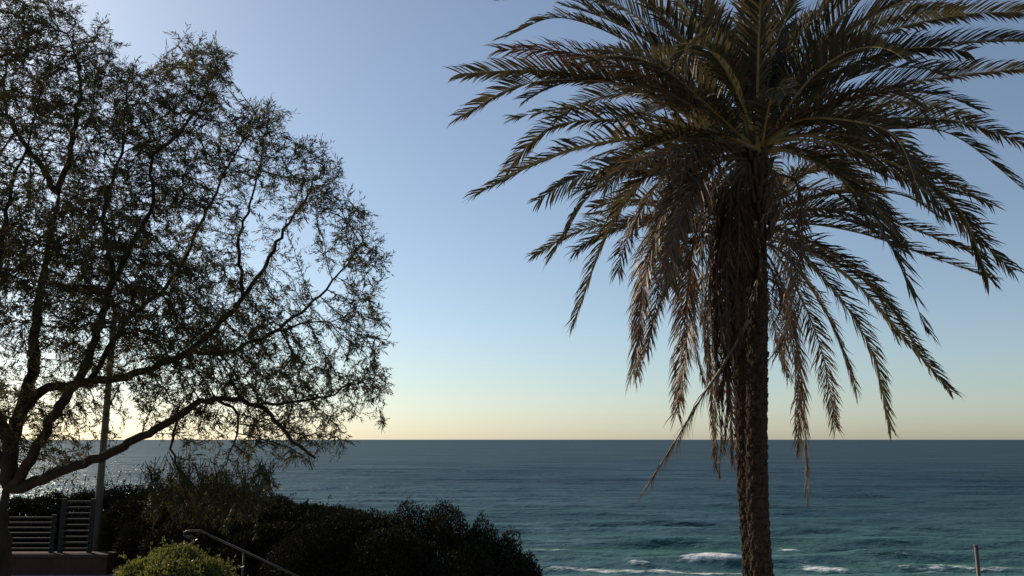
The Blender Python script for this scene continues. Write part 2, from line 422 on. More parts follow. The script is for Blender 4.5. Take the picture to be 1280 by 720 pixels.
# ------------------------------------------------------------------ palms
def frond_mesh(pts, old=0.0, leaf_len=0.44, npair=62, seed=0, wide=0.033, wind=(0.05, 0, 0)):
    """pts: control points of the rachis. returns two MB-like meshes: blade (verts, faces), rachis MB"""
    r = np.random.default_rng(seed)
    C, Ltot = crom(pts, 48)
    T = np.gradient(C, axis=0); T /= np.linalg.norm(T, axis=1, keepdims=True)
    hd = C[-1] - C[0]; hd[2] = 0; hd /= np.linalg.norm(hd) + 1e-9
    Nn = []
    for t in T:
        up = np.array([0, 0, 1.0]) + hd * max(0.0, -t[2]) * 0.9
        n_ = up - t * np.dot(up, t); n_ /= np.linalg.norm(n_) + 1e-9
        Nn.append(n_)
    Nn = np.array(Nn); S = np.cross(T, Nn)
    twist = r.normal(0, 0.55)
    gap0 = r.uniform(.3, .9); gap1 = gap0 + (r.uniform(.02, .07) if r.random() < .35 else 0)
    V = []; Fc = []
    npair = int(npair * Ltot / 3.7 * (1.5 if old > .3 else 1.0))
    for side in (-1, 1):
        for i in range(npair):
            s = 0.14 + 0.86 * (i + r.uniform(-.25, .25)) / npair
            s = min(max(s, 0.1), 0.999)
            g = s * 47; i0 = int(g); fr = g - i0; i1 = min(i0 + 1, 47)
            p = C[i0] * (1 - fr) + C[i1] * fr
            t = T[i0]; n_ = Nn[i0]; sd_ = S[i0] * side
            tw = twist * (.4 + .6 * s)
            n2 = n_ * math.cos(tw) + S[i0] * math.sin(tw); s2 = (S[i0] * math.cos(tw) - n_ * math.sin(tw)) * side
            a = R(58) - R(28) * s + r.normal(0, 0.05)
            vv = R(38) * (1 - .35 * s) + r.normal(0, 0.07)
            if old > 0:
                a = a * (1 - 0.45 * old) + r.normal(0, 0.12); vv = vv - old * r.uniform(0.0, 1.3)
            d = t * math.cos(a) + (s2 * math.cos(vv) + n2 * math.sin(vv)) * math.sin(a)
            prof = min(1.0, (s - 0.08) / 0.22) * (1 - 0.5 * max(0, s - .5) / .5)
            L_ = leaf_len * prof * r.uniform(.8, 1.1)
            if r.random() < 0.04 + 0.22 * old: L_ *= r.uniform(.25, .8)
            if gap0 < s < gap1: continue
            if L_ < 0.03: continue
            dr1 = d.copy()
            droop = 0.16 + 0.45 * old
            d2 = d + np.array([0, 0, -droop * 1.3]) + np.array(wind); d2 /= np.linalg.norm(d2)
            wv = np.cross(d, n2 if r.random() < .8 else t); nn_ = np.linalg.norm(wv)
            if nn_ < 1e-3: continue
            wv = wv / nn_; wv = wv + n2 * r.normal(0, .2); wv /= np.linalg.norm(wv)
            W = wide * r.uniform(.75, 1.15) * (0.7 + .3 * prof) * (1 - .25 * old)
            m_ = p + dr1 * L_ * .5
            q = m_ + d2 * L_ * .5
            if old > .3: W *= .62
            m1 = p + dr1 * L_ * .33
            dm = dr1 + d2 * .8; dm /= np.linalg.norm(dm); m2_ = m1 + dm * L_ * .37
            q = m2_ + d2 * L_ * .32 + np.array([0, 0, -.05 * L_]) + r.normal(0, .012, 3)
            b = len(V)
            V += [p - wv * W * .3, p + wv * W * .3, m1 + wv * W * .5, m1 - wv * W * .5, m2_ + wv * W * .4, m2_ - wv * W * .4, q]
            Fc += [(b, b + 1, b + 2, b + 3), (b + 3, b + 2, b + 4, b + 5), (b + 5, b + 4, b + 6)]
    return C, Ltot, V, Fc

def make_frond(root, pts, old=0.0, seed=0, leaf_len=0.42, name='frond', label=None, npair=96):
    C, Lt, V, Fc = frond_mesh(pts, old, leaf_len, npair, seed)
    mb = MB(C[0]); mb.add(V, Fc)
    nb = len(mb.f)
    rad = [0.022 * (1 - .86 * (i / 47)) + (0.016 * max(0, 1 - i / 6.0)) for i in range(48)]
    mb.tube(list(C), rad, 5)
    me = bpy.data.meshes.new(name)
    me.from_pydata([tuple(x) for x in mb.v], [], mb.f)
    me.materials.append(M['frond_old'] if old > .3 else M['frond']); me.materials.append(M['rachis_old'] if old > .3 else M['rachis'])
    mi = np.zeros(len(mb.f), dtype=np.int32); mi[nb:] = 1
    me.polygons.foreach_set('material_index', mi)
    me.update()
    o = bpy.data.objects.new(name, me); COL.objects.link(o)
    o.parent = root; o.location = Vector(C[0]) - root.location
    if label: o['label'] = label
    return o

def px_frond(root, hub, d0, pix, old=0.0, seed=0, total=3.9, sign=None, leaf_len=0.52, name='frond', label=None):
    """frond through photo pixels (root first); depth bows out so the frond has its full length"""
    r = np.random.default_rng(seed + 500)
    sign = sign if sign is not None else r.choice([-1, 1])
    flat = [hub] + [P(x, y, d0) for x, y in pix]
    L2 = sum(np.linalg.norm(np.array(flat[i + 1]) - flat[i]) for i in range(len(flat) - 1))
    dz = math.sqrt(max(total ** 2 - L2 ** 2, 0.0)) * 0.75
    cum = [0]
    for i in range(len(flat) - 1): cum.append(cum[-1] + np.linalg.norm(np.array(flat[i + 1]) - flat[i]))
    pts = [np.array(hub)]
    for (x, y), c in zip(pix, cum[1:]):
        s = c / cum[-1]
        pts.append(P(x, y, d0 + sign * dz * math.sin(s * 1.57)))
    return make_frond(root, pts, old, seed, leaf_len, name, label)

def dir_frond(root, hub, azm, el, total, bend, old=0, seed=0, leaf_len=.50, name='frond', label=None):
    """free frond: leaves the hub at azimuth/elevation and bends down with gravity"""
    p = np.array(hub, float); pts = [p.copy()]
    e = el; n = 9
    h = np.array([math.sin(azm), math.cos(azm), 0])
    for i in range(n):
        e -= bend / n * (0.5 + 1.0 * i / n)
        e = max(e, -1.5)
        p = p + (h * math.cos(e) + np.array([0, 0, math.sin(e)])) * total / n
        pts.append(p.copy())
    return make_frond(root, pts, old, seed, leaf_len, name, label)

def palm_trunk(root, base, pts, r0, r1, seed=0, steps=None):
    C, Lt = crom(pts, int((steps or 95)))
    n = 40; mb = MB(root.location)
    vs = []; fs = []
    for i, p in enumerate(C):
        s = i / (len(C) - 1)
        rr = r0 + (r1 - r0) * s
        rr *= 1 + 0.25 * max(0, s - .88) / .12
        h = s * Lt
        for k in range(n):
            a = 2 * math.pi * k / n
            # diamond pattern of old leaf bases on two counter-running spirals
            u = h / 0.17
            q = abs(math.sin((a * 5 + u * 2.1))) * abs(math.sin((a * 4 - u * 2.6)))
            rad = rr * (0.90 + 0.20 * q + 0.03 * math.sin(a * 3 + h * 2.0 + seed))
            vs.append(p + np.array([math.cos(a) * rad, math.sin(a) * rad, 0]))
    for i in range(len(C) - 1):
        for k in range(n):
            k2 = (k + 1) % n
            fs.append((i * n + k, i * n + k2, (i + 1) * n + k2, (i + 1) * n + k))
    mb.add(vs, fs)
    # cut leaf-base boots standing off the trunk in a spiral
    r = np.random.default_rng(seed)
    m = int(Lt / 0.015)
    for j in range(m):
        s = j / m; ii = min(int(s * (len(C) - 1)), len(C) - 1); p = C[ii] + (C[min(ii + 1, len(C) - 1)] - C[ii]) * (s * (len(C) - 1) - ii)
        a = j * 2.39996 + r.normal(0, .05)
        rr = (r0 + (r1 - r0) * s) * 0.97
        o_ = np.array([math.cos(a), math.sin(a), 0]); t_ = np.array([-math.sin(a), math.cos(a), 0]); z_ = np.array([0, 0, 1.0])
        w_ = r.uniform(.028, .042); hh = r.uniform(.05, .08); out_ = r.uniform(.016, .036)
        b0 = p + o_ * rr * .93
        vs = [b0 - t_ * w_, b0 + t_ * w_, b0 + z_ * hh + t_ * w_ * .7 + o_ * out_, b0 + z_ * hh - t_ * w_ * .7 + o_ * out_,
              b0 + z_ * hh + t_ * w_ * .6 - o_ * .02, b0 + z_ * hh - t_ * w_ * .6 - o_ * .02, b0 + o_ * out_ * .8 + z_ * .01]
        mb.add(vs, [(0, 6, 3), (6, 1, 2), (6, 2, 3), (3, 2, 4, 5), (1, 4, 2), (0, 3, 5)])
    mb.build('trunk', M['palm_trunk'], root)

# front palm
D1 = 10.5
b1 = P(952, 720, D1); g1 = float(ground_z(b1[0], D1)) - 0.15
hub1 = P(943, 188, D1)
palm1 = empty('date_palm', (b1[0] + .03, D1, g1))
tag(palm1, 'nearer and taller date palm, its high crown cut off by the top of the photo', 'palm tree', 'date palms')
palm_trunk(palm1, None, [np.array([b1[0] + .05, D1, g1]), P(952, 720, D1), P(946, 590, D1), P(947, 400, D1), P(943, 215, D1), hub1 + [0, 0, .1]], .132, .118, 1, 150)

fr1 = [  # (pixels root->tip, old, depth sign)
 ([(860, 90), (760, 20), (690, -6), (628, 0)], 0, 1),
 ([(880, 120), (790, 55), (700, 22), (632, 46)], .1, 1),
 ([(860, 130), (780, 84), (700, 64), (624, 62)], .35, -1),
 ([(860, 140), (780, 106), (680, 88), (574, 92)], 0, 1),
 ([(850, 140), (770, 104), (660, 104), (574, 146)], 0, -1),
 ([(860, 160), (790, 146), (710, 136), (642, 147)], .3, 1),
 ([(850, 168), (780, 150), (700, 155), (662, 180), (635, 212)], .1, 1),
 ([(850, 175), (770, 176), (680, 200), (598, 241)], .1, -1),
 ([(860, 190), (790, 200), (720, 222), (673, 250)], 0.1, 1),
 ([(870, 172), (800, 190), (740, 240), (708, 290), (690, 318)], .2, -1),
 ([(880, 180), (810, 220), (760, 290), (716, 406)], .15, 1),
 ([(890, 200), (845, 240), (812, 320), (792, 466)], .6, -1),
 ([(895, 205), (860, 260), (835, 350), (800, 452)], .5, 1),
 ([(905, 210), (870, 290), (856, 400), (846, 517)], .5, 1),
 ([(900, 170), (860, 200), (845, 280), (838, 360)], .3, -1),
 ([(1020, 150), (1100, 160), (1190, 168), (1290, 245)], 0, -1),
 ([(1010, 150), (1100, 148), (1190, 150), (1290, 182)], .1, 1),
 ([(1010, 170), (1100, 190), (1170, 218), (1240, 256)], .2, 1),
 ([(1010, 175), (1090, 200), (1170, 250), (1266, 338)], .2, 1),
 ([(1000, 168), (1080, 190), (1160, 226), (1205, 270), (1235, 348)], .2, -1),
 ([(1010, 130), (1100, 110), (1190, 95), (1300, 84)], 0, 1),
 ([(1000, 120), (1090, 85), (1190, 55), (1300, 48)], 0, -1),
 ([(985, 110), (1050, 60), (1120, 20), (1205, 14)], 0, 1),
 ([(990, 110), (1080, 50), (1190, 20), (1300, 14)], 0, 1),
 ([(1010, 140), (1080, 118), (1130, 120), (1165, 155)], .45, -1),
 ([(1000, 150), (1070, 152), (1120, 172), (1148, 235)], .3, -1),
 ([(990, 190), (1060, 230), (1110, 300), (1158, 412)], .3, -1),
 ([(965, 215), (985, 300), (990, 380), (975, 440)], .5, -1),
 ([(930, 140), (905, 60), (870, -20), (830, -90)], 0, 1),
 ([(925, 130), (880, 40), (820, -30), (740, -70)], 0, -1),
 ([(950, 130), (975, 40), (1020, -30), (1090, -80)], 0, -1),
 ([(960, 130), (1010, 50), (1080, -20), (1170, -40)], 0, 1),
 ([(945, 120), (950, 20), (960, -80), (990, -150)], 0, 1),
 ([(905, 150), (850, 100), (800, 70), (750, 65)], .3, -1),
 ([(910, 140), (850, 70), (780, 10), (700, -20)], 0, 1),
 ([(895, 185), (850, 205), (815, 240), (790, 285)], .7, -1), ([(900, 190), (860, 220), (825, 265), (815, 330)], .75, 1),
 ([(890, 180), (840, 190), (790, 205), (755, 235)], .6, -1), ([(900, 190), (870, 230), (845, 290), (830, 345)], .75, -1),
 ([(885, 175), (830, 172), (775, 185), (735, 200)], .5, 1),
 ([(985, 185), (1040, 200), (1090, 235), (1120, 290)], .6, 1),
 ([(1000, 160), (1075, 135), (1150, 128), (1215, 150)], .2, 1), ([(990, 105), (1060, 40), (1140, 0), (1230, -10)], 0, -1),
]
for i, (px, old, sg) in enumerate(fr1):
    px_frond(palm1, hub1 + rng.normal(0, .05, 3), D1, px, old, 100 + i, 3.9, sg)
# free fronds all round the crown, steep young ones in the middle to arching outer ones
k = 0
for ring, (n_, el, bend, tot) in enumerate([(7, 78, 45, 3.2), (10, 58, 65, 3.3), (10, 38, 75, 3.0), (6, 16, 80, 2.7)]):
    for j in range(n_):
        azm = 2 * math.pi * (j + .37 * ring) / n_ + random.gauss(0, .12)
        dir_frond(palm1, hub1 + rng.normal(0, .06, 3), azm, R(el + random.gauss(0, 6)), tot * random.uniform(.85, 1.08), R(bend + random.gauss(0, 12)),
                  0.0 if ring < 3 else .25, 300 + k)
        k += 1
# skirt of dead fronds hanging down the trunk
dead1 = [
 ([(915, 220), (900, 300), (896, 420), (893, 570)], .95), ([(920, 225), (908, 320), (906, 430), (899, 596)], .95),
 ([(925, 230), (915, 340), (918, 450), (921, 560)], .9), ([(905, 215), (882, 280), (878, 380), (886, 470)], .9),
 ([(930, 240), (925, 330), (912, 420), (900, 500)], 1.0), ([(965, 215), (998, 235), (1000, 330), (975, 380)], .9),
 ([(935, 240), (950, 330), (930, 400), (915, 470)], .95), ([(920, 230), (925, 320), (900, 410), (925, 500)], .95),
 ([(940, 230), (908, 280), (896, 350), (905, 430)], .9),
 ([(925, 215), (900, 255), (885, 330), (880, 420)], .8), ([(905, 200), (868, 235), (858, 300), (866, 380)], .7),
]
for q in range(9):
    x = 893 + 5.0 * q + random.gauss(0, 3)
    dead1.append(([(x + 12 - 2 * q, 225), (x - 2, 290 + random.uniform(-20, 20)), (x - 6, 370), (x - 4 + random.gauss(0, 5), random.uniform(440, 585) - (60 if q > 6 else 0))], .9))
for i, (px, old) in enumerate(dead1):
    px_frond(palm1, hub1 + [0, -.02, -.15], D1 - 0.12, px, old, 600 + i, 3.0, -0.12, .30, 'dead_frond', 'dry brown dead frond hanging down the trunk')
# broken dead frond sticking out to lower left
px_frond(palm1, P(935, 400, D1 - .25), D1 - .25, [(905, 455), (880, 492), (845, 550), (803, 616)], 1.5, 640, 2.0, -0.3, .40, 'dead_frond', 'bare broken dead frond pointing down to the left')
mbk = MB(palm1.location)
rr_ = np.random.default_rng(3)
for j in range(150):   # stubs of cut leaf stalks below the crown
    a = j * 2.39996; h = rr_.uniform(-1.25, .1)
    p = hub1 + [0, 0, h]
    o_ = np.array([math.cos(a), math.sin(a), 0])
    q = p + o_ * .13
    e_ = q + o_ * rr_.uniform(.05, .14) + np.array([0, 0, rr_.uniform(.10, .24)])
    mbk.tube([q, (q + e_) / 2 + o_ * .012, e_], [.036, .026, .018], 5)
mbk.build('leaf_base', M['leaf_base'], palm1)

# rear palm
D2 = 12.6
b2 = P(938, 720, D2); g2 = float(ground_z(b2[0], D2)) - 0.15
hub2 = P(916, 296, D2)
palm2 = empty('date_palm', (b2[0], D2, g2))
tag(palm2, 'shorter date palm directly behind the taller one, its trunk almost hidden', 'palm tree', 'date palms')
palm_trunk(palm2, None, [np.array([b2[0] + .05, D2, g2]), P(942, 720, D2), P(933.5, 590, D2), P(927, 450, D2), P(918, 320, D2), hub2 + [0, 0, .1]], .150, .135, 2, 130)
fr2 = [
 ([(860, 270), (800, 256), (735, 268)], .3, 1),
 ([(840, 285), (770, 280), (720, 290), (668, 318)], .2, 1),
 ([(850, 275), (800, 278), (780, 310), (772, 342)], .4, -1),
 ([(850, 290), (810, 320), (800, 390), (797, 470)], .5, 1),
 ([(850, 280), (830, 320), (820, 380), (808, 440)], .5, -1),
 ([(870, 300), (860, 360), (858, 430), (848, 500)], .5, -1),
 ([(990, 280), (1070, 290), (1160, 320), (1242, 348)], .1, 1),
 ([(980, 270), (1060, 262), (1140, 285), (1230, 322)], .1, -1),
 ([(980, 260), (1060, 240), (1130, 245), (1180, 275)], .2, 1),
 ([(980, 300), (1060, 345), (1130, 420), (1190, 490)], .15, 1),
 ([(980, 290), (1060, 330), (1110, 380), (1150, 440)], .2, -1),
 ([(975, 300), (1040, 360), (1090, 440), (1113, 537)], .3, 1),
 ([(970, 310), (1020, 370), (1050, 430), (1070, 486)], .4, -1),
 ([(965, 310), (1005, 380), (1030, 450), (1045, 535)], .4, 1),
 ([(960, 320), (990, 400), (1004, 500), (1010, 622)], .8, 1),
 ([(960, 330), (985, 400), (998, 470), (998, 560)], .7, -1),
 ([(955, 350), (968, 410), (985, 472)], .4, 1),
 ([(960, 260), (1000, 220), (1060, 205), (1120, 225)], .1, 1),
 ([(880, 240), (830, 215), (770, 215), (720, 240)], .1, -1),
 ([(960, 300), (1030, 320), (1090, 360), (1120, 420)], .3, 1),
]
for i, (px, old, sg) in enumerate(fr2):
    px_frond(palm2, hub2 + rng.normal(0, .05, 3), D2, px, old, 700 + i, 3.8, sg, .48)
k = 0
for ring, (n_, el, bend, tot) in enumerate([(4, 66, 60, 2.0), (6, 40, 80, 2.4), (5, 14, 70, 2.4)]):
    for j in range(n_):
        azm = 2 * math.pi * (j + .37 * ring) / n_ + random.gauss(0, .12)
        dir_frond(palm2, hub2 + rng.normal(0, .06, 3), azm, R(el + random.gauss(0, 6)), tot * random.uniform(.85, 1.08), R(bend + random.gauss(0, 12)),
                  0.1 if ring < 2 else .3, 900 + k, .46)
        k += 1
for i, (px, old) in enumerate([([(900, 320), (885, 380), (888, 470), (895, 585)], .95), ([(905, 330), (905, 400), (912, 480), (916, 580)], .95), ([(900, 330), (872, 360), (868, 420), (880, 480)], .9)]):
    px_frond(palm2, hub2 + [0, -.02, -.1], D2 - .2, px, old, 660 + i, 2.9, -0.1, .32, 'dead_frond', 'dry brown dead frond hanging down the trunk')

# ------------------------------------------------------------------ big tree on the left
D3 = 9.0
tg = 29.0
tb = P(-2, 782, D3)
tree = empty('feathery_tree', (tb[0], D3, tg))
tag(tree, 'big spreading fine leaved tree with dark forked trunk filling the left side', 'tree')
limbs = [  # (pixels, depths start, end, radius start)
 ([(-2, 790), (1, 720), (3, 650), (7, 612)], 0, 0, 19),
 ([(6, 612), (12, 570), (24, 515), (40, 466), (46, 400), (58, 320), (75, 245)], 0, .6, 13),
 ([(75, 245), (50, 205), (22, 168), (5, 120), (10, 60)], .6, 1.2, 6),
 ([(75, 245), (90, 180), (100, 110), (85, 40)], .6, 0, 6),
 ([(6, 612), (24, 600), (42, 566), (60, 532), (80, 498), (108, 458), (124, 409), (140, 350), (185, 270), (190, 195)], 0, -.8, 10),
 ([(190, 195), (235, 155), (262, 108), (240, 85)], -.8, -1.1, 3),
 ([(140, 350), (130, 270), (150, 190), (160, 110)], -.5, .6, 5),
 ([(24, 515), (50, 490), (86, 483), (137, 475), (185, 461), (238, 438), (278, 402), (305, 370), (335, 325), (355, 290), (385, 245), (406, 205)], 0, .9, 8),
 ([(238, 438), (275, 443), (330, 420), (380, 404), (420, 402)], .4, -.4, 4),
 ([(12, 615), (32, 607), (69, 591), (127, 570), (174, 549), (216, 525), (248, 504), (285, 496), (317, 507), (340, 520), (362, 545), (395, 572)], 0, -.9, 8),
 ([(317, 507), (386, 501), (431, 484), (470, 470)], -.5, -.9, 3),
 ([(-2, 560), (-15, 480), (-10, 380), (10, 260), (25, 200)], 0, -1.0, 9),
 ([(-5, 590), (-60, 500), (-120, 420), (-160, 330)], 0, .6, 9),
 ([(108, 458), (160, 400), (215, 350), (250, 280), (290, 200), (320, 140)], .2, 1.3, 5),
 ([(305, 370), (300, 300), (320, 230), (330, 170)], .6, 0, 3.5),
 ([(285, 496), (300, 520), (290, 560), (270, 600)], -.3, -.6, 2.5),
 ([(216, 525), (215, 560), (235, 600), (260, 625)], -.5, -1.0, 2.5),
 ([(330, 420), (400, 370), (440, 320), (465, 285)], 0, .6, 3),
]
nodes = []; par = []; lrad = {}
STEP = 0.095
def nearest_node(p):
    a = np.array(nodes); d = np.linalg.norm(a - p, axis=1); return int(np.argmin(d))
for li, (px, da, db, rp) in enumerate(limbs):
    n = len(px)
    pts = [P(x, y, D3 + da + (db - da) * i / (n - 1)) for i, (x, y) in enumerate(px)]
    if nodes:
        j = nearest_node(pts[0]); pts[0] = nodes[j]
    C, L = crom(pts, 60); C, L = crom(pts, max(3, int(L / STEP) + 1))
    if not nodes:
        nodes.append(C[0]); par.append(-1); prev = 0; lrad[0] = rp / F * D3
    else: prev = j
    for i, c in enumerate(C[1:]):
        nodes.append(c + rng.normal(0, .012, 3)); par.append(prev); prev = len(nodes) - 1
        lrad[prev] = rp / F * D3 * (1 - .80 * (i + 1) / (len(C) - 1)) * (.92 if li in (0, 9) else .72)
# attraction points inside the crown outline
poly = [(-220, 520), (-260, 300), (-200, 60), (-90, -60), (-10, -20), (55, -14), (85, 0), (108, 36), (132, 20), (140, 62), (165, 85), (200, 78), (226, 58), (260, 60), (276, 78), (278, 110), (258, 176),
        (288, 186), (298, 140), (324, 144), (342, 146), (354, 184), (384, 176), (400, 190), (412, 210), (412, 256), (444, 268), (456, 306), (470, 326), (458, 364), (470, 402), (462, 448),
        (478, 480), (484, 518), (462, 502), (446, 545), (424, 580), (385, 598), (340, 590), (300, 600), (250, 585), (205, 572), (190, 545), (150, 556), (110, 572), (75, 588), (45, 588), (30, 570), (-60, 560)]
def inpoly(x, y):
    c = False; n = len(poly); j = n - 1
    for i in range(n):
        xi, yi = poly[i]; xj, yj = poly[j]
        if (yi > y) != (yj > y) and x < (xj - xi) * (y - yi) / (yj - yi) + xi: c = not c
        j = i
    return c
def edge_dist(x, y):
    m = 1e9; n = len(poly)
    for i in range(n):
        x1, y1 = poly[i]; x2, y2 = poly[(i + 1) % n]
        t = max(0, min(1, ((x - x1) * (x2 - x1) + (y - y1) * (y2 - y1)) / ((x2 - x1) ** 2 + (y2 - y1) ** 2 + 1e-9)))
        m = min(m, math.hypot(x - x1 - t * (x2 - x1), y - y1 - t * (y2 - y1)))
    return m
att = []
rr_ = random.Random(4)
while len(att) < 11000:
    x = rr_.uniform(-260, 500); y = rr_.uniform(-60, 605)
    if not inpoly(x, y): continue
    if x < -60 and rr_.random() < .6: continue
    e = edge_dist(x, y)
    half = 0.35 + 1.5 * min(1, e / 150.0)
    d = D3 + rr_.uniform(-half, half) + 0.1
    # open patches where the sky shows
    p = P(x, y, d)
    nz = vnoise(p[None, :] * 1.5, 9)[0]
    dens = (0.46 if x > 260 else 0.85) + 1.15 * nz + .4 * vnoise(p[None, :] * 4.2, 12)[0]
    if x > 290: dens *= .78
    if e < 45: dens *= .35 + .65 * e / 45.0
    if y > 340: dens *= .70
    if y > 500: dens *= .8
    if math.hypot((x - 25) / 60, (y - 225) / 50) < 1: dens *= .35
    if math.hypot((x - 30) / 60, (y - 430) / 50) < 1: dens *= .5
    if math.hypot((x - 145) / 120, (y - 190) / 130) < 1: dens *= 1.5
    if rr_.random() < dens: att.append(p)
for _ in range(210):   # shoots that reach out past the crown's edge
    j = rr_.randrange(12, 32) if rr_.random() < .8 else rr_.randrange(0, 42)
    (x1, y1), (x2, y2) = poly[j], poly[(j + 1) % len(poly)]
    t = rr_.random(); x0 = x1 + (x2 - x1) * t; y0 = y1 + (y2 - y1) * t
    a0 = math.atan2(y0 - 330, x0 - 150) + rr_.gauss(0, .5); Ls = rr_.uniform(4, 22); dd = D3 + rr_.uniform(-.5, .6)
    for q in range(7):
        u = -30 + (30 + Ls) * q / 6.0
        att.append(P(x0 + u * math.cos(a0), y0 + u * math.sin(a0) + .01 * u * u * rr_.uniform(0, .6), dd))
att = np.array(att)
# space colonisation
DI, DK = 1.2, 0.115
near_d = np.full(len(att), 1e9); near_i = np.zeros(len(att), int)
A = np.array(nodes)
for s in range(0, len(A), 200):
    d = np.linalg.norm(att[:, None] - A[None, s:s + 200], axis=2); j = d.argmin(1); dm = d[np.arange(len(att)), j]
    u = dm < near_d; near_d[u] = dm[u]; near_i[u] = j[u] + s
alive = near_d > DK
first_new = len(nodes)
for it in range(90):
    act = alive & (near_d < DI)
    if not act.any(): break
    idx = near_i[act]; vecs = att[act] - np.array(nodes)[idx]
    vecs /= np.linalg.norm(vecs, axis=1, keepdims=True) + 1e-9
    uniq, inv = np.unique(idx, return_inverse=True)
    sm = np.zeros((len(uniq), 3)); np.add.at(sm, inv, vecs)
    sm += rng.normal(0, .25, sm.shape) + np.array([0, 0, -0.05])
    sm /= np.linalg.norm(sm, axis=1, keepdims=True) + 1e-9
    newp = np.array(nodes)[uniq] + sm * STEP
    base = len(nodes)
    for u_, q in zip(uniq, newp): nodes.append(q); par.append(int(u_))
    d = np.linalg.norm(att[:, None] - newp[None], axis=2); j = d.argmin(1); dm = d[np.arange(len(att)), j]
    u = dm < near_d; near_d[u] = dm[u]; near_i[u] = j[u] + base
    alive &= near_d > DK
nodes = np.array(nodes); N = len(nodes)
kids = [[] for _ in range(N)]
for i, p in enumerate(par):
    if p >= 0: kids[p].append(i)
rad = np.zeros(N)
for i in range(N - 1, -1, -1):
    if not kids[i]: rad[i] = 0.0028
    else: rad[i] = (sum(rad[k] ** 2.2 for k in kids[i])) ** (1 / 2.2)
for i, r_ in lrad.items(): rad[i] = max(min(rad[i], r_ * 1.1), r_)
for i in range(first_new, N):
    rad[i] = min(rad[i], rad[par[i]] * .95)
mbt = MB(tree.location); mbw = MB(tree.location)
done = set()
stack = [(0, None)]
while stack:
    s, pr = stack.pop()
    chain = [] if pr is None else [pr]
    c = s
    while True:
        chain.append(c)
        if not kids[c]: break
        ks = sorted(kids[c], key=lambda q: -rad[q])
        for q in ks[1:]: stack.append((q, c))
        c = ks[0]
    if len(chain) < 2: continue
    rs = [rad[q] for q in chain]
    if pr is not None: rs[0] = min(rs[0], rs[1] * 1.15)
    big = rs[0] > 0.012
    (mbt if big else mbw).tube([nodes[q] for q in chain], rs, 10 if rs[0] > .04 else (6 if big else 3), cap=False)
mbt.build('trunk', M['bark'], tree, smooth=True)
mbw.build('twigs', M['bark'], tree)
# leaves: short sprigs on thin twigs
lp = []; ld = []
thin = np.where(rad < 0.0085)[0]
for i in thin:
    if par[i] < 0: continue
    t = nodes[i] - nodes[par[i]]; t /= np.linalg.norm(t) + 1e-9
    ns = 3 if kids[i] else 5
    for s in range(ns):
        o_ = nodes[par[i]] + (nodes[i] - nodes[par[i]]) * rng.uniform(0, 1.1)
        d = t * .9 + rng.normal(0, .5, 3) + np.array([0, 0, -.2]); d /= np.linalg.norm(d)
        sl_ = rng.uniform(.06, .17)
        m_ = rng.integers(6, 13)
        for q in range(m_):
            lp.append(o_ + d * sl_ * q / m_); ld.append(d * .9 + rng.normal(0, .42, 3))
lp = np.array(lp); ld = np.array(ld)
open('/tmp/log.txt','w').write(f'{N} {len(lp)}') if 0 else None
v, f = batch_leaves(lp - np.array(tree.location), ld, rng.uniform(.03, .075, len(lp)), rng.uniform(.006, .0125, len(lp)))
link('crown', v, f, M['leaf_tree'], tree)

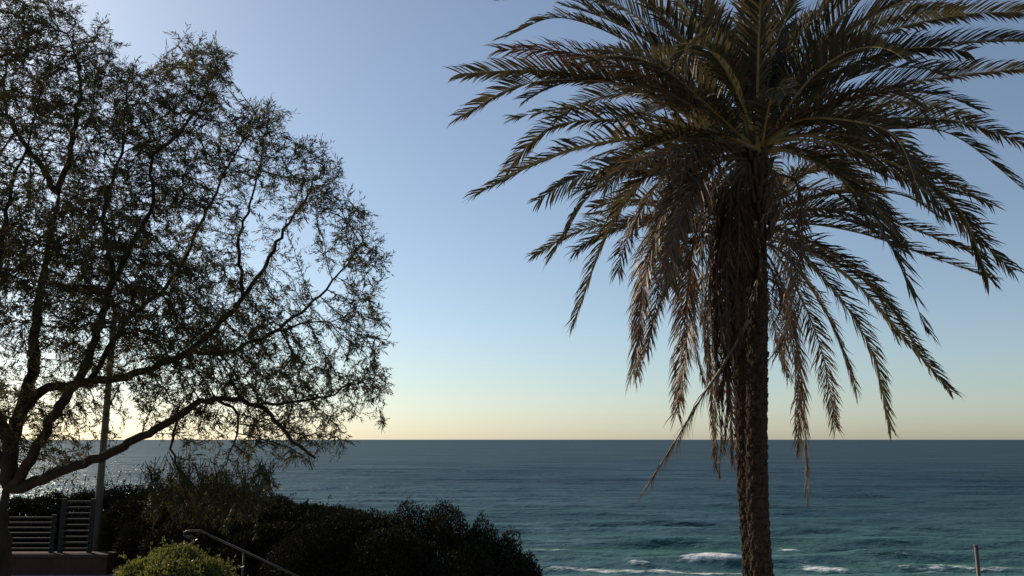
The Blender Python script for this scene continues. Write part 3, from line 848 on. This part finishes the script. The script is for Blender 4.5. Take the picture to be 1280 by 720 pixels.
# ------------------------------------------------------------------ shrubs
def shrub(name, label, cat, blobs, nleaf, lsize, m, seed, twigs=60, twig_len=.25, group=None, lw=.4, core=.66, up=.35):
    """blobs: (centre, radii). leafy shell over a solid near-black filler core"""
    r = np.random.default_rng(seed)
    c0 = np.array(blobs[0][0]); gz = float(ground_z(c0[0], c0[1]))
    root = empty(name, (c0[0], c0[1], gz)); tag(root, label, cat, group)
    vol = np.array([b[1][0] * b[1][2] + b[1][1] * b[1][2] for b in blobs]); pk = vol / vol.sum()
    which = r.choice(len(blobs), nleaf, p=pk)
    dirs = r.normal(size=(nleaf, 3)) + np.array([0, -.25, .45]); dirs /= np.linalg.norm(dirs, axis=1, keepdims=True)
    dirs[:, 2] = np.where(dirs[:, 2] < -.8, -dirs[:, 2], dirs[:, 2])
    cs = np.array([b[0] for b in blobs])[which]; rs = np.array([b[1] for b in blobs])[which]
    p = cs + dirs * rs
    nz = vnoise(p * 3.0, seed) * .10 + vnoise(p * 9, seed + 1) * .06
    shell = 1 + nz * .75 - np.abs(r.normal(0, .11, nleaf))
    p = cs + dirs * rs * shell[:, None]
    d = dirs * .8 + r.normal(0, .6, (nleaf, 3)) + np.array([0, 0, up])
    v, f = batch_leaves(p - np.array(root.location), d, r.uniform(.7, 1.3, nleaf) * lsize, r.uniform(.7, 1.2, nleaf) * lsize * lw * np.where(shell < .9, 1.5, 1.0), .2, .2)
    # shoots that stand out of the outline with leaves of their own
    mw = MB(root.location); sp = []; sdv = []
    for _ in range(twigs):
        k = r.choice(len(blobs), p=pk); dv = r.normal(size=3); dv[2] = abs(dv[2]) * 1.3 + .2; dv /= np.linalg.norm(dv)
        b = np.array(blobs[k][0]) + dv * np.array(blobs[k][1]) * .92
        L = twig_len * r.uniform(.5, 1.4); g = dv * .5 + r.normal(0, .35, 3) + np.array([0, 0, .7]); g /= np.linalg.norm(g)
        mid = b + g * L * .5 + r.normal(0, .02, 3); e = b + g * L + r.normal(0, .05, 3)
        mw.tube([b - g * .1, mid, e], [.004, .003, .0015], 4)
        for q in range(14):
            t = r.uniform(.1, 1); o_ = b + (mid - b) * t * 2 if t < .5 else mid + (e - mid) * (t - .5) * 2
            sp.append(o_); sdv.append(g * .6 + r.normal(0, .6, 3))
    sp = np.array(sp); sdv = np.array(sdv)
    v2, f2 = batch_leaves(sp - np.array(root.location), sdv, r.uniform(.6, 1.1, len(sp)) * lsize, r.uniform(.7, 1.1, len(sp)) * lsize * lw)
    nb = len(v)
    link('foliage', np.concatenate([v, v2]), f + [[i + nb for i in q] for q in f2], m, root)
    # inside: stems from the ground, plus opaque filler cores painted dark as inner shade
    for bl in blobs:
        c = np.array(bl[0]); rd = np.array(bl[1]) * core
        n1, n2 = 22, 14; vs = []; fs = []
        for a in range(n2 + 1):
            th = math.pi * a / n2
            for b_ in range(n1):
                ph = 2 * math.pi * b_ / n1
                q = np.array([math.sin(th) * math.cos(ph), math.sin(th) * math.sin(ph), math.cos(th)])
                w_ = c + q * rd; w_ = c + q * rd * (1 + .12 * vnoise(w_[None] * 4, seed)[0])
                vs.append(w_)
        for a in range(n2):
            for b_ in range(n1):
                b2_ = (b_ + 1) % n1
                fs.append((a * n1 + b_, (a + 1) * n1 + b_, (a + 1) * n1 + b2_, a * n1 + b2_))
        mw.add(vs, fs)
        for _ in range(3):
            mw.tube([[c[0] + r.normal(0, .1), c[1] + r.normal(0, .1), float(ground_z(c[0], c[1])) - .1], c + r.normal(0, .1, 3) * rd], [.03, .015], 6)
    mw.build('branches', M['core'], root)  # shoots and stems together with the added dark filler cores
    return root

def blob(px, ytop, d, rx, ry, zbot=None):
    """an ellipsoid whose top shows at pixel (px, ytop); reaches down to the ground"""
    t = P(px, ytop, d); g = float(ground_z(t[0], d)) if zbot is None else zbot
    rz = (t[2] - g) * .62
    return ((t[0], d, t[2] - rz), (rx, ry, rz))

# dark hedge under the tree
bl = [blob(172, 621, 14.3, .62, .7), blob(215, 609, 14.2, .9, .9), blob(275, 607, 14.0, .9, .9), blob(335, 621, 13.6, .8, .9), blob(385, 631, 13.2, .8, .9), blob(300, 635, 12.8, .9, .8), blob(215, 635, 13.5, .8, .6), blob(420, 637, 12.6, .8, .9), blob(340, 655, 12.2, .8, .7), blob(250, 650, 12.9, .8, .7)]
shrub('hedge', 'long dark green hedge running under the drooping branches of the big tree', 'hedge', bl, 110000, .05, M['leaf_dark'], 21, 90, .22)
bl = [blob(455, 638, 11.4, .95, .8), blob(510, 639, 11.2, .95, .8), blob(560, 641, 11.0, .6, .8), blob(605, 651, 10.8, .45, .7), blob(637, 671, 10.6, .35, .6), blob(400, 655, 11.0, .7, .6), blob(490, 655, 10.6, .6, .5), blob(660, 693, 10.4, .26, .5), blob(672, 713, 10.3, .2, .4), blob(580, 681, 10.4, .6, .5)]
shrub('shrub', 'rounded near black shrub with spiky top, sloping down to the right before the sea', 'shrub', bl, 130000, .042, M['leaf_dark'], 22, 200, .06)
bl = [blob(20, 624, 15.4, .9, .6), blob(65, 616, 15.6, .9, .6), blob(115, 612, 15.4, .9, .6), blob(160, 610, 15.2, .8, .6), blob(-40, 624, 15.4, .9, .6)]
shrub('shrub', 'scraggly wind blown shrub behind the slatted railing with bare twigs against bright water', 'shrub', bl, 34000, .055, M['leaf_dark'], 23, 120, .5, core=.6)
bl = [blob(215, 682, 8.9, .50, .5, 28.95), blob(180, 694, 8.8, .38, .4, 28.95), blob(262, 697, 8.8, .36, .4, 28.95), blob(235, 683, 9.0, .25, .3, 28.95), blob(215, 700, 8.5, .5, .4, 28.95)]
shrub('shrub', 'small bright yellow green bush in front of the steel handrail', 'shrub', bl, 17000, .038, M['leaf_bright'], 24, 130, .10, lw=.5)
# drooping sprays of the big tree in front of the hedge: foliage of the tree itself
r = np.random.default_rng(77); lp = []; ld = []; mw = MB(tree.location)
for _ in range(150):
    x = r.uniform(185, 345); y = r.uniform(588, 636) + 8 * math.sin(x * .05); d = r.uniform(8.0, 9.4)
    a = P(x, y, d); dr = np.array([r.normal(.1, .55), r.normal(0, .5), -1.0]); dr /= np.linalg.norm(dr)
    L = r.uniform(.12, .36)
    if x > 320 or x < 200: L *= .7
    mw.tube([a - dr * .14 + [r.normal(0, .05), 0, .04], a, a + dr * L], [.004, .003, .001], 3)
    for q in range(46):
        t = r.uniform(-.5, 1); lp.append(a + dr * L * t + r.normal(0, .012, 3)); ld.append(dr * .9 + r.normal(0, .45, 3))
lp = np.array(lp); ld = np.array(ld)
v, f = batch_leaves(lp - np.array(tree.location), ld, r.uniform(.035, .075, len(lp)), r.uniform(.008, .014, len(lp)))
o = link('crown', v, f, M['leaf_olive'], tree); o['label'] = 'lighter olive sprays drooping from the lowest branch'
mw.build('twigs', M['bark'], tree)

# ------------------------------------------------------------------ wall, railing, pole, handrail
mb = MB((-8.2, 13.0, 29.0)); mb.box((-9.5, 13.0, 29.13), (7.1, .28, .30), .01)
wl = mb.build('low_wall', M['wall']); wl.location = (-8.2, 13.0, 29.0)
tag(wl, 'low reddish brown rendered wall below the slatted railing', 'wall')
mb = MB((-8.2, 13.0, 29.0)); mb.box((-9.5, 13.0, 29.31), (7.14, .34, .05), .01)
mb.build('coping', M['coping'], wl)

def railing(label, x0, x1, ztop, zbot, y, nrail):
    root = empty('railing', ((x0 + x1) / 2, y, zbot)); tag(root, label, 'railing', 'railing panels on the wall')
    for i in range(nrail):
        z = zbot + .06 + (ztop - zbot - .06) * i / (nrail - 1)
        mb = MB(root.location); mb.box(((x0 + x1) / 2, y, z), (x1 - x0, .025, .024), .004); mb.build('rail', M['metal_dark'], root)
    for x in (x0, x1):
        mb = MB(root.location); mb.box((x, y + .035, (ztop + zbot) / 2 + .02), (.07, .035, ztop - zbot + .04), .006); mb.build('post', M['metal_dark'], root)
    return root
yr = 13.0
xa = P(-60, 650, yr)[0]; xb = P(66, 650, yr)[0]; xc = P(78, 640, yr)[0]; xd = P(114, 640, yr)[0]
railing('lower left panel of slatted grey metal railing on the brown wall', xa, xb, P(40, 647, yr)[2], 29.335, yr, 7)
railing('higher panel of slatted grey metal railing beside the round lamp pole', xc, xd, P(95, 627, yr)[2], 29.335, yr, 9)
# lamp pole, reaching up into the tree
pb = P(118, 690, 13.35)
root = empty('lamp_post', (pb[0], 13.35, 29.04)); tag(root, 'tall round grey lamp pole rising behind the low branch into the leaves', 'lamp post')
mb = MB(root.location); mb.tube([(pb[0], 13.35, 29.04 + i * .25) for i in range(17)], [.062 - .0012 * i for i in range(17)], 20); mb.build('pole', M['metal_pole'], root, True)
mb = MB(root.location); mb.tube([(pb[0], 13.35, 29.045), (pb[0], 13.35, 29.075)], .15, 20); mb.build('base_plate', M['metal_pole'], root)
mb = MB(root.location); mb.box((pb[0], 12.62, 29.55), (.07, .14, .26), .01)
mb = MB(root.location); mb.tube([(pb[0], 13.35, 33.04), (pb[0] - .02, 13.28, 33.2), (pb[0] - .05, 13.05, 33.27)], .03, 8); mb.build('arm', M['metal_pole'], root, True)
mb = MB(root.location); mb.box((pb[0] - .07, 12.82, 33.27), (.2, .5, .07), .02); mb.build('lamp_head', M['metal_pole'], root)
# handrail of the stairs
d0, d1 = 10.2, 9.6
root = empty('handrail', tuple(P(241, 672, d0) * [1, 1, 0] + np.array([0, 0, 29.0]))); tag(root, 'thin steel handrail with hooked end sloping down to the right before the hedge', 'handrail')
rail = [(241, 671), (233, 671), (229.5, 667.5), (233, 664), (245, 663.6), (252, 664)]
pts = [P(x, y, d0) for x, y in rail]
tail = [P(x, y, d0 + (d1 - d0) * i / 4) for i, (x, y) in enumerate([(270, 673), (303, 688), (337, 704), (371, 720), (440, 752)])]
C, L = crom(pts + tail, 70)
mb = MB(root.location); mb.tube(list(C), .012, 10); mb.build('rail', M['steel'], root, True)
for (x, y, d) in [(241, 671, d0), (305, 689, 10.05), (380, 724, 9.75)]:
    p = P(x, y, d); g = float(ground_z(p[0], d))
    mb = MB(root.location); mb.tube([p, (p[0], p[1], g - .05)], .013, 8); mb.build('post', M['steel'], root, True)
# steps going down beside it
mb = MB((-3.0, 9.3, 29.0))
for i in range(9):
    mb.box((-3.4 + i * .30, 8.7, 28.92 - i * .15), (.32, 1.3, .16 + .004), .008)
st = mb.build('stairs', M['step']); st.location = (-3.0, 9.3, 29.0); tag(st, kind='structure')
# thin pole at the right
pp = P(1220, 683, 12.0); gz = float(ground_z(pp[0], 12.0))
root = empty('thin_pole', (pp[0], 12.0, gz)); tag(root, 'thin grey metal pole standing alone before the sea at lower right', 'pole')
mb = MB(root.location); mb.tube([(pp[0], 12.0, gz - .2), (pp[0], 12.0, pp[2])], .026, 12); mb.build('pole', M['metal_pole'], root, True)
mb = MB(root.location); mb.tube([(pp[0], 12.0, pp[2]), (pp[0], 12.0, pp[2] + .02)], .031, 12); mb.build('cap', M['metal_pole'], root, True)
print('terrain at pole', gz)
